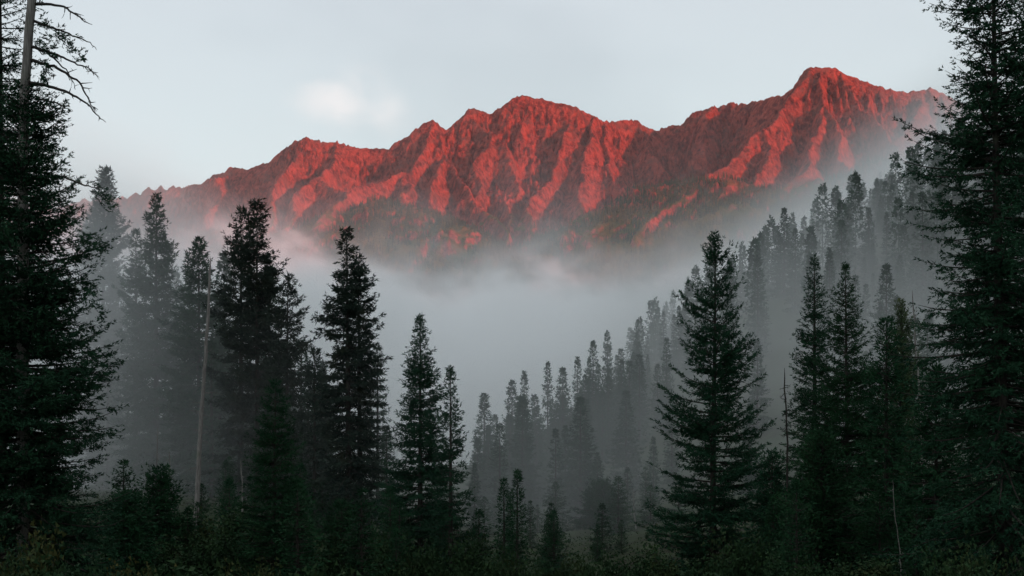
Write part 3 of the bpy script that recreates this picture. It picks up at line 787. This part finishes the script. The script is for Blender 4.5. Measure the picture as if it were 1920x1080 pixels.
# crowd of misty trees behind them: nothing tells these apart
def crowd(n, pick, label, group, hmin, hmax, seed):
    r = np.random.default_rng(seed); c = 0; placed = []
    while c < n:
        px, Y = pick(r)
        x = (px - 960.0) / F * Y
        zb = ground_at(x, Y) - 0.3
        H = r.uniform(hmin, hmax)
        if any((x - a) ** 2 + (Y - b) ** 2 < 9 for a, b in placed): 
            continue
        placed.append((x, Y)); c += 1
        copy_tree(int(r.integers(0, 8)), (x, Y, zb), H, r.uniform(0.95, 1.45), r.uniform(0, 6.28), label, group)
crowd(36, lambda r: (r.uniform(170, 620), r.uniform(92, 170)), "one of the dim firs packed into the misty left stand", "crowd of firs in the misty left stand", 10, 17, 1)
crowd(68, lambda r: (lambda q: (q, max(130.0, 175 + (q - 900) * 0.33 + r.normal(0, 38))))(r.uniform(890, 1330)), "one of the dim firs massed below the misty row on the right slope", "crowd of firs below the misty row", 11, 19, 2)
crowd(26, lambda r: (r.uniform(1560, 1900), r.uniform(105, 320)), "one of the firs on the near misty part of the right slope", "crowd of firs on the near right slope", 10, 19, 6)
crowd(16, lambda r: (r.uniform(1580, 1800), r.uniform(225, 320)), "one of the misty firs on the rounded knoll of the right slope", "crowd of firs on the right-hand knoll", 10, 18, 8)
crowd(36, lambda r: (r.uniform(1330, 1800), r.uniform(160, 620)), "one of the faint firs massed on the foggy right slope", "crowd of firs on the foggy right slope", 15, 26, 3)
crowd(34, lambda r: (r.uniform(1420, 1860), r.uniform(620, 1500)), "one of the small far firs high on the foggy right slope", "crowd of far firs on the right slope", 22, 32, 4)

# ---- young firs closing the forest floor
N_TALL = len(KINDS)
for i, kw in enumerate([dict(R=0.17, power=0.8), dict(R=0.22, power=0.95), dict(R=0.14, power=0.7)]):
    base = dict(seed=400 + i, H=5.0, nbr=170, leaf=0.15, lw=0.5, twig=9, step=0.08, low_e=-0.1, top_e=0.5, cb=0.02, hang=0.2, rmin=0.1, lump=0.2, sag=0.12)
    base.update(kw); base["R"] *= 5.0 * 1.3
    KINDS.append(tree_meshes(base, M_SPRUCE, M_BARK))
def young(n, x0, x1, y0, y1, label, seed):
    r = np.random.default_rng(seed)
    for _ in range(n):
        Y = r.uniform(y0, y1); x = (r.uniform(x0, x1) - 960) / F * Y
        root_k = N_TALL + int(r.integers(0, 3)); H = r.uniform(2.2, 5.2)
        copy_tree(root_k, (x, Y, ground_at(x, Y) - 0.1), H * 22 / 5.0, r.uniform(0.9, 1.35), r.uniform(0, 6.28), label, "young firs on the forest floor", "young_fir")
young(26, 190, 760, 42, 82, "one of the dark young firs filling the floor of the left stand", 1)
young(34, 800, 1330, 62, 125, "one of the dim young firs filling the floor of the misty gap", 2)
young(16, 1380, 1860, 34, 62, "one of the dark young firs filling the floor under the right firs", 3)

# ---- bushes
def bush(seed, R, H, leaf, n, mat, up=0.5):
    r = np.random.default_rng(seed)
    V, Q, off = [], [], 0
    B, Dd = [], []
    for i in range(16):
        az = r.uniform(0, 6.28); e = r.uniform(0.4, 1.4)
        p = crooked(r, (r.normal(0, 0.08), r.normal(0, 0.08), 0), (math.cos(az) * math.cos(e), math.sin(az) * math.cos(e), math.sin(e)), H * r.uniform(0.7, 1.25) / max(0.75, math.sin(e)) * 0.8, 8, 0.06, 0.12)
        p[:, :2] *= R / (H * 0.7)
        off = tube(p, np.linspace(0.018, 0.004, 8), 3, V, Q, off)
        m = n // 16
        u = r.uniform(0.25, 1, m) ** 0.8 * 7; k = np.minimum(u.astype(int), 6); f = u - k
        b = p[k] * (1 - f)[:, None] + p[k + 1] * f[:, None] + r.normal(0, 0.14 * R, (m, 3))
        b[:, 2] = np.maximum(b[:, 2], 0.02)
        B.append(b); Dd.append(unit(r.normal(0, 1, (m, 3)) + np.array([0, 0, -0.2])))
    B = np.concatenate(B); Dd = np.concatenate(Dd); ln = leaf * r.uniform(0.6, 1.3, len(B))
    v, q = sprays(r, B, Dd, ln, ln * 0.55)
    return [("stem", mesh_from("stem", np.concatenate(V), [np.concatenate(Q)], M_BARK, True)), ("foliage", mesh_from("foliage", v, [q], mat))]
BUSH = [bush(1, 1.0, 1.6, 0.11, 3600, M_LEAF), bush(2, 1.3, 1.4, 0.10, 4200, M_LEAF), bush(3, 0.9, 1.3, 0.10, 2800, M_YELLOWLEAF), bush(4, 1.1, 2.2, 0.12, 4200, M_LEAF)]
BUSHES = [ # px, top row, depth, kind, width, label
 (40, 985, 22, 2, 1.0, "yellowish leafy shrub in the lower left corner"),
 (95, 1020, 21, 1, 1.0, "leafy green shrub right of the yellowish one in the lower left corner"),
 (10, 1030, 20, 0, 1.0, "leafy green shrub cut off by the lower left corner"),
 (160, 1045, 23, 1, 1.1, "low leafy shrub under the huge left fir"),
 (225, 1056, 24, 2, 0.8, "small yellowish shrub under the low bushy young fir"),
 (345, 990, 52, 2, 1.1, "yellowish low shrub at the foot of the tall bare snag"),
 (330, 1020, 45, 1, 1.4, "green shrub in front of the snag's foot"),
 (430, 930, 50, 3, 1.6, "bright green rounded shrub left of the layered young spruce"),
 (400, 985, 44, 0, 1.5, "dark green shrub below the bright rounded one"),
 (580, 1000, 46, 1, 1.4, "dark green shrub right of the layered young spruce"),
 (700, 1010, 48, 0, 1.5, "dark green shrub below the thin misty spire"),
 (770, 985, 52, 1, 1.5, "dark green shrub below the neat pointed fir"),
 (860, 985, 54, 3, 1.3, "green shrub left of the two slim young firs"),
 (905, 1020, 50, 1, 1.5, "low green shrub touching the shorter slim young fir"),
 (1020, 1040, 50, 0, 1.3, "low dim shrub right of the taller slim young fir"),
 (1230, 1035, 58, 1, 1.6, "low dim shrub close left of the lone fir's trunk"),
 (1290, 1020, 48, 0, 1.5, "dark shrub in front of the lone fir's trunk"),
 (1090, 1030, 52, 1, 1.5, "low dim shrub in the misty gap"),
 (1170, 1020, 54, 0, 1.5, "low dim shrub left of the lone fir's foot"),
 (1400, 985, 40, 1, 1.3, "low dark shrub right of the lone fir's foot"),
 (1490, 1030, 33, 0, 1.0, "low dark shrub under the bare spike"),
 (1620, 1030, 30, 3, 1.0, "low dark shrub among the lower right firs"),
 (1790, 1000, 25, 1, 1.0, "low dark shrub under the huge ragged fir"),
 (1880, 1030, 23, 0, 1.0, "low dark shrub in the lower right corner"),
 (470, 1050, 24, 2, 0.8, "yellowish shrub tip at the bottom edge below the layered spruce"),
]
for i, (px, py, Y, k, wd, lab) in enumerate(BUSHES):
    x, _, zt = px2w(px, py, Y); zb = ground_at(x, Y)
    H = max(0.7, zt - zb); h0 = (1.6, 1.4, 1.3, 2.2)[k]
    s = H / h0
    root = bpy.data.objects.new("shrub", None); COL.objects.link(root)
    root.location = (x, Y, zb - 0.05); root.scale = (wd, wd, s); root.rotation_euler = (0, 0, i * 1.3)
    tag(root, lab, "shrub", "leafy shrubs on the forest floor")
    for pn, me in BUSH[k]:
        c = bpy.data.objects.new(pn, me); COL.objects.link(c); c.parent = root

# ---- undergrowth: ferns, herbs and seedlings nobody could count
r = np.random.default_rng(17); n = 34000
yy = 18 + 75 * r.uniform(0, 1, n) ** 1.3; xx = (r.uniform(-120, 2040, n) - 960) / F * yy
cl = fbm(xx / 3.0, yy / 3.0, 2, 91); keep = cl > -0.25
xx, yy, cl = xx[keep], yy[keep], cl[keep]; n = len(xx)
hh = r.uniform(0, 1, n) ** 1.5 * (0.5 + 0.6 * np.clip(cl + 0.3, 0, 1.2))
b = np.stack([xx, yy, gz(xx, yy) + hh], -1)
ln = r.uniform(0.14, 0.34, n)
v, q = sprays(r, b, unit(r.normal(0, 0.8, (n, 3)) + np.array([0, 0, 0.5])), ln, ln * 0.42)
und = add("undergrowth", mesh_from("undergrowth", v, [q], M_LEAF))
tag(und, "dark leafy undergrowth covering the forest floor", kind="stuff")

# ---- far woods on the feet of the range and the upper slope: one mass each
def far_wood(name, X, Y, Z, Hh, mat, label, seed, seg=5):
    r = np.random.default_rng(seed); n = len(X)
    tiers = 3
    V, T = [], []
    th = np.arange(seg) / seg * 2 * np.pi
    off = 0
    for k in range(tiers):
        z0 = Z + Hh * (0.06 + 0.30 * k); z1 = Z + Hh * min(1.0, 0.06 + 0.30 * k + 0.44)
        rr = Hh * 0.145 * (1 - 0.28 * k) * r.uniform(0.75, 1.25, n)
        a = th[None] + r.uniform(0, 6.28, n)[:, None]
        rj = rr[:, None] * r.uniform(0.65, 1.3, (n, seg))
        ring = np.stack([X[:, None] + np.cos(a) * rj, Y[:, None] + np.sin(a) * rj, z0[:, None] - Hh[:, None] * r.uniform(0, 0.07, (n, seg))], -1)
        tip = np.stack([X, Y, z1], -1)[:, None]
        V.append(np.concatenate([ring, tip], 1).reshape(-1, 3))
        i = np.arange(n)[:, None] * (seg + 1) + off
        j = np.arange(seg)
        T.append(np.stack([i + j[None], i + (j[None] + 1) % seg, np.broadcast_to(i + seg, (n, seg))], -1).reshape(-1, 3))
        off += n * (seg + 1)
    o = add(name, mesh_from(name, np.concatenate(V), [np.concatenate(T)], mat))
    tag(o, label, kind="stuff")
    return o
r = np.random.default_rng(23); n = 36000
Y = r.uniform(4300, 6100, n); X = (r.uniform(-150, 2050, n) - 960) / F * Y
Z = np.where(Y > 4600, hm_at(X, Y), gz(X, Y)); Z = np.maximum(Z, gz(X, Y))
big = fbm(X / 330, Y / 330, 3, 101); pxx = 960 + F * X / Y
slope = np.hypot(hm_at(X + 15, Y) - hm_at(X - 15, Y), hm_at(X, Y + 15) - hm_at(X, Y - 15)) / 30
dens_ = np.where(win_at(X, Y), 0.95 * sst(-0.35, 0.25, big + 0.3), sst(1010, 860, Z - 160 * big))
keep = (slope < 1.7) & (r.uniform(0, 1, n) < dens_) & (pxx > 330)
X, Y, Z = X[keep], Y[keep], Z[keep]
far_wood("mountain_forest", X, Y, Z - 2, r.uniform(24, 46, len(X)), M_FAR, "distant conifer forest on the lower slopes of the red range", 5)
n = 5000
Y = r.uniform(300, 4300, n) ; X = (r.uniform(-150, 2050, n) - 960) / F * Y
keep = (Y > 1450) | ((X < -90) & (Y > 420)) | ((Y > 800) & (X < 0.02 * Y))
X, Y = X[keep], Y[keep]; Z = gz(X, Y)
far_wood("valley_forest", X, Y, Z - 1, r.uniform(18, 30, len(X)), M_FIR, "conifer forest of the valley drowned in mist", 6)

# conifers clothing the right-hand hillside behind the trees one can tell apart
r = np.random.default_rng(29)
low = []
for k in range(5):
    _, (lv, lq) = conifer(seed=500 + k, H=1.0, R=0.10 + 0.016 * k, nbr=95, power=0.95, leaf=0.036, lw=0.95, twig=45, step=0.055, low_e=-0.45, top_e=0.0, hang=0.3, rmin=0.010, lump=0.10, jitter=0.25, wood=False)
    stem = np.array([(0.010, 0, 0), (-0.005, 0.0087, 0), (-0.005, -0.0087, 0), (0, 0, 1.0)])
    lq = np.concatenate([lq, np.array([(0, 1, 3), (1, 2, 3), (2, 0, 3)]) + len(lv)]); lv = np.concatenate([lv, stem])
    low.append((lv, lq))
n = 420
Y = 235 + 1265 * r.uniform(0, 1, n) ** 1.4; X = (r.uniform(1180, 2000, n) - 960) / F * Y
ok = (X > -8 + 0.02 * Y) & ((Y > 300) | (X > 60))
X, Y = X[ok], Y[ok]; Z = gz(X, Y) - 0.5
VV, QQ, off = [], [], 0
for i in range(len(X)):
    lv, lq = low[i % 5]
    h = r.uniform(13, 27); a = r.uniform(0, 6.28); ca, sa = math.cos(a) * h, math.sin(a) * h
    VV.append(np.stack([lv[:, 0] * ca - lv[:, 1] * sa + X[i], lv[:, 0] * sa + lv[:, 1] * ca + Y[i], lv[:, 2] * h + Z[i]], -1))
    QQ.append(lq + off); off += len(lv)
o = add("hillside_forest", mesh_from("hillside_forest", np.concatenate(VV), [np.concatenate(QQ)], M_FIR))
tag(o, "conifer forest clothing the foggy right-hand hillside", kind="stuff")

# ------------------------------------------------------------------ mist and haze (real volumes)
def box(name, x0, x1, y0, y1, z0, z1, mat, label):
    V = [(x, y, z) for x in (x0, x1) for y in (y0, y1) for z in (z0, z1)]
    Q = np.array([(0, 1, 3, 2), (4, 6, 7, 5), (0, 4, 5, 1), (2, 3, 7, 6), (0, 2, 6, 4), (1, 5, 7, 3)])
    o = add(name, mesh_from(name, V, [Q], mat))
    return tag(o, label, kind="stuff")
def vol_out(nt, dens, col, aniso=0.2):
    p = nt.n("ShaderNodeVolumePrincipled")
    nt.put(p.inputs["Color"], col); nt.put(p.inputs["Density"], dens); nt.put(p.inputs["Anisotropy"], aniso)
    o = nt.n("ShaderNodeOutputMaterial"); nt.t.links.new(p.outputs[0], o.inputs["Volume"])
    return p

# thin even air round everything
m_haze, nt = new_mat("haze_air")
vol_out(nt, HAZE, (0.80, 0.86, 0.92), 0.0)
box("haze", -7000, 7000, -5000, 9500, -80, 2620, m_haze, "thin even evening haze in the air")

# the bank of mist lying in the valley in front of the range
m_bank, nt = new_mat("valley_mist")
P = nt.n("ShaderNodeNewGeometry").outputs["Position"]
x, y, z = nt.sep(P)
warp = nt.noise(nt.v("MULTIPLY", P, (1.0, 0.55, 1.7)), 0.0021, 4.0, 0.58)
w2 = nt.noise(nt.v("MULTIPLY", P, (1.0, 0.6, 1.3)), 0.0068, 4.0, 0.6)
wisp = nt.m("ADD", nt.m("SUBTRACT", warp, 0.5), nt.m("MULTIPLY", nt.m("SUBTRACT", w2, 0.5), 0.38))
top = nt.m("ADD", nt.lin(500.0, 4200.0, y, -10.0, 400.0), nt.m("MULTIPLY", wisp, nt.lin(500.0, 4200.0, y, 240.0, 820.0)))
top = nt.m("ADD", top, nt.m("MULTIPLY", nt.ss(-150.0, -950.0, x), 170.0))
body = nt.ss(85.0, -190.0, nt.m("SUBTRACT", z, top))
ends = nt.m("MULTIPLY", nt.ss(520.0, 900.0, y), nt.ss(4680.0, 4300.0, y))
tail = nt.m("MULTIPLY", nt.ss(300.0, -60.0, nt.m("SUBTRACT", z, top)), nt.ss(0.40, 0.66, w2))
dens = nt.m("MULTIPLY", nt.m("MULTIPLY", nt.m("ADD", body, nt.m("MULTIPLY", tail, 0.03)), ends), BANK)
thin = nt.m("MULTIPLY", nt.ss(700.0, 250.0, nt.m("ADD", z, nt.m("MULTIPLY", wisp, 900.0))), nt.m("MULTIPLY", ends, BANK * 0.0004))
slope = nt.m("SUBTRACT", z, nt.m("MULTIPLY", nt.m("MAXIMUM", x, 0.0), 0.52))
clings = nt.m("MULTIPLY", nt.ss(110.0, 15.0, nt.m("ADD", slope, nt.m("MULTIPLY", wisp, 160.0))), nt.m("MULTIPLY", nt.ss(30.0, 120.0, x), nt.ss(2300.0, 1400.0, y)))
dens = nt.m("ADD", nt.m("ADD", dens, thin), nt.m("MULTIPLY", clings, 0.0048))
vol_out(nt, dens, (0.985, 0.990, 0.993), 0.0)
m_bank.cycles.volume_step_rate = 0.26
box("valley_mist", -2700, 2300, 520, 4700, -60, 900, m_bank, "bank of pale mist lying across the valley")

# thinner mist drifting between the trees
m_drift, nt = new_mat("drifting_mist")
P = nt.n("ShaderNodeNewGeometry").outputs["Position"]
x, y, z = nt.sep(P)
n1 = nt.noise(nt.v("MULTIPLY", P, (1.0, 0.8, 1.25)), 0.021, 4.0, 0.6)
wisp = nt.ss(0.36, 0.66, n1)
zr = nt.m("SUBTRACT", z, nt.m("MULTIPLY", nt.m("MULTIPLY", nt.m("MAXIMUM", x, 0.0), 0.5), nt.ss(80.0, 300.0, y)))
zr = nt.m("SUBTRACT", zr, nt.m("MULTIPLY", nt.ss(-18.0, -46.0, x), nt.lin(80, 450, y, 14.0, 30.0)))
hgt = nt.ss(nt.lin(60, 500, y, 20.0, 62.0), nt.lin(60, 500, y, 2.0, 6.0), nt.m("ADD", zr, nt.m("MULTIPLY", nt.m("SUBTRACT", n1, 0.5), 24.0)))
near = nt.ss(54.0, 98.0, nt.m("ADD", y, nt.m("MULTIPLY", nt.m("SUBTRACT", n1, 0.5), -60.0)))
ends = nt.m("MULTIPLY", near, nt.ss(515.0, 470.0, y))
left = nt.lin(-14.0, -40.0, x, 1.0, 6.0)
right = nt.m("MULTIPLY", nt.ss(12.0, 60.0, x), nt.ss(90.0, 200.0, y))
left = nt.m("MULTIPLY", left, nt.lin(115.0, 210.0, y, 1.0, 0.13))
left = nt.m("ADD", left, nt.m("MULTIPLY", right, 1.2))
dens = nt.m("MULTIPLY", nt.m("MULTIPLY", nt.m("MULTIPLY", hgt, ends), nt.m("ADD", nt.m("MULTIPLY", wisp, 0.85), 0.15)), nt.m("MULTIPLY", left, DRIFT))
vol_out(nt, dens, (0.985, 0.990, 0.993), 0.0)
m_drift.cycles.volume_step_rate = 0.26
box("drifting_mist", -260, 320, 46, 516, -45, 230, m_drift, "thin mist drifting between the firs")
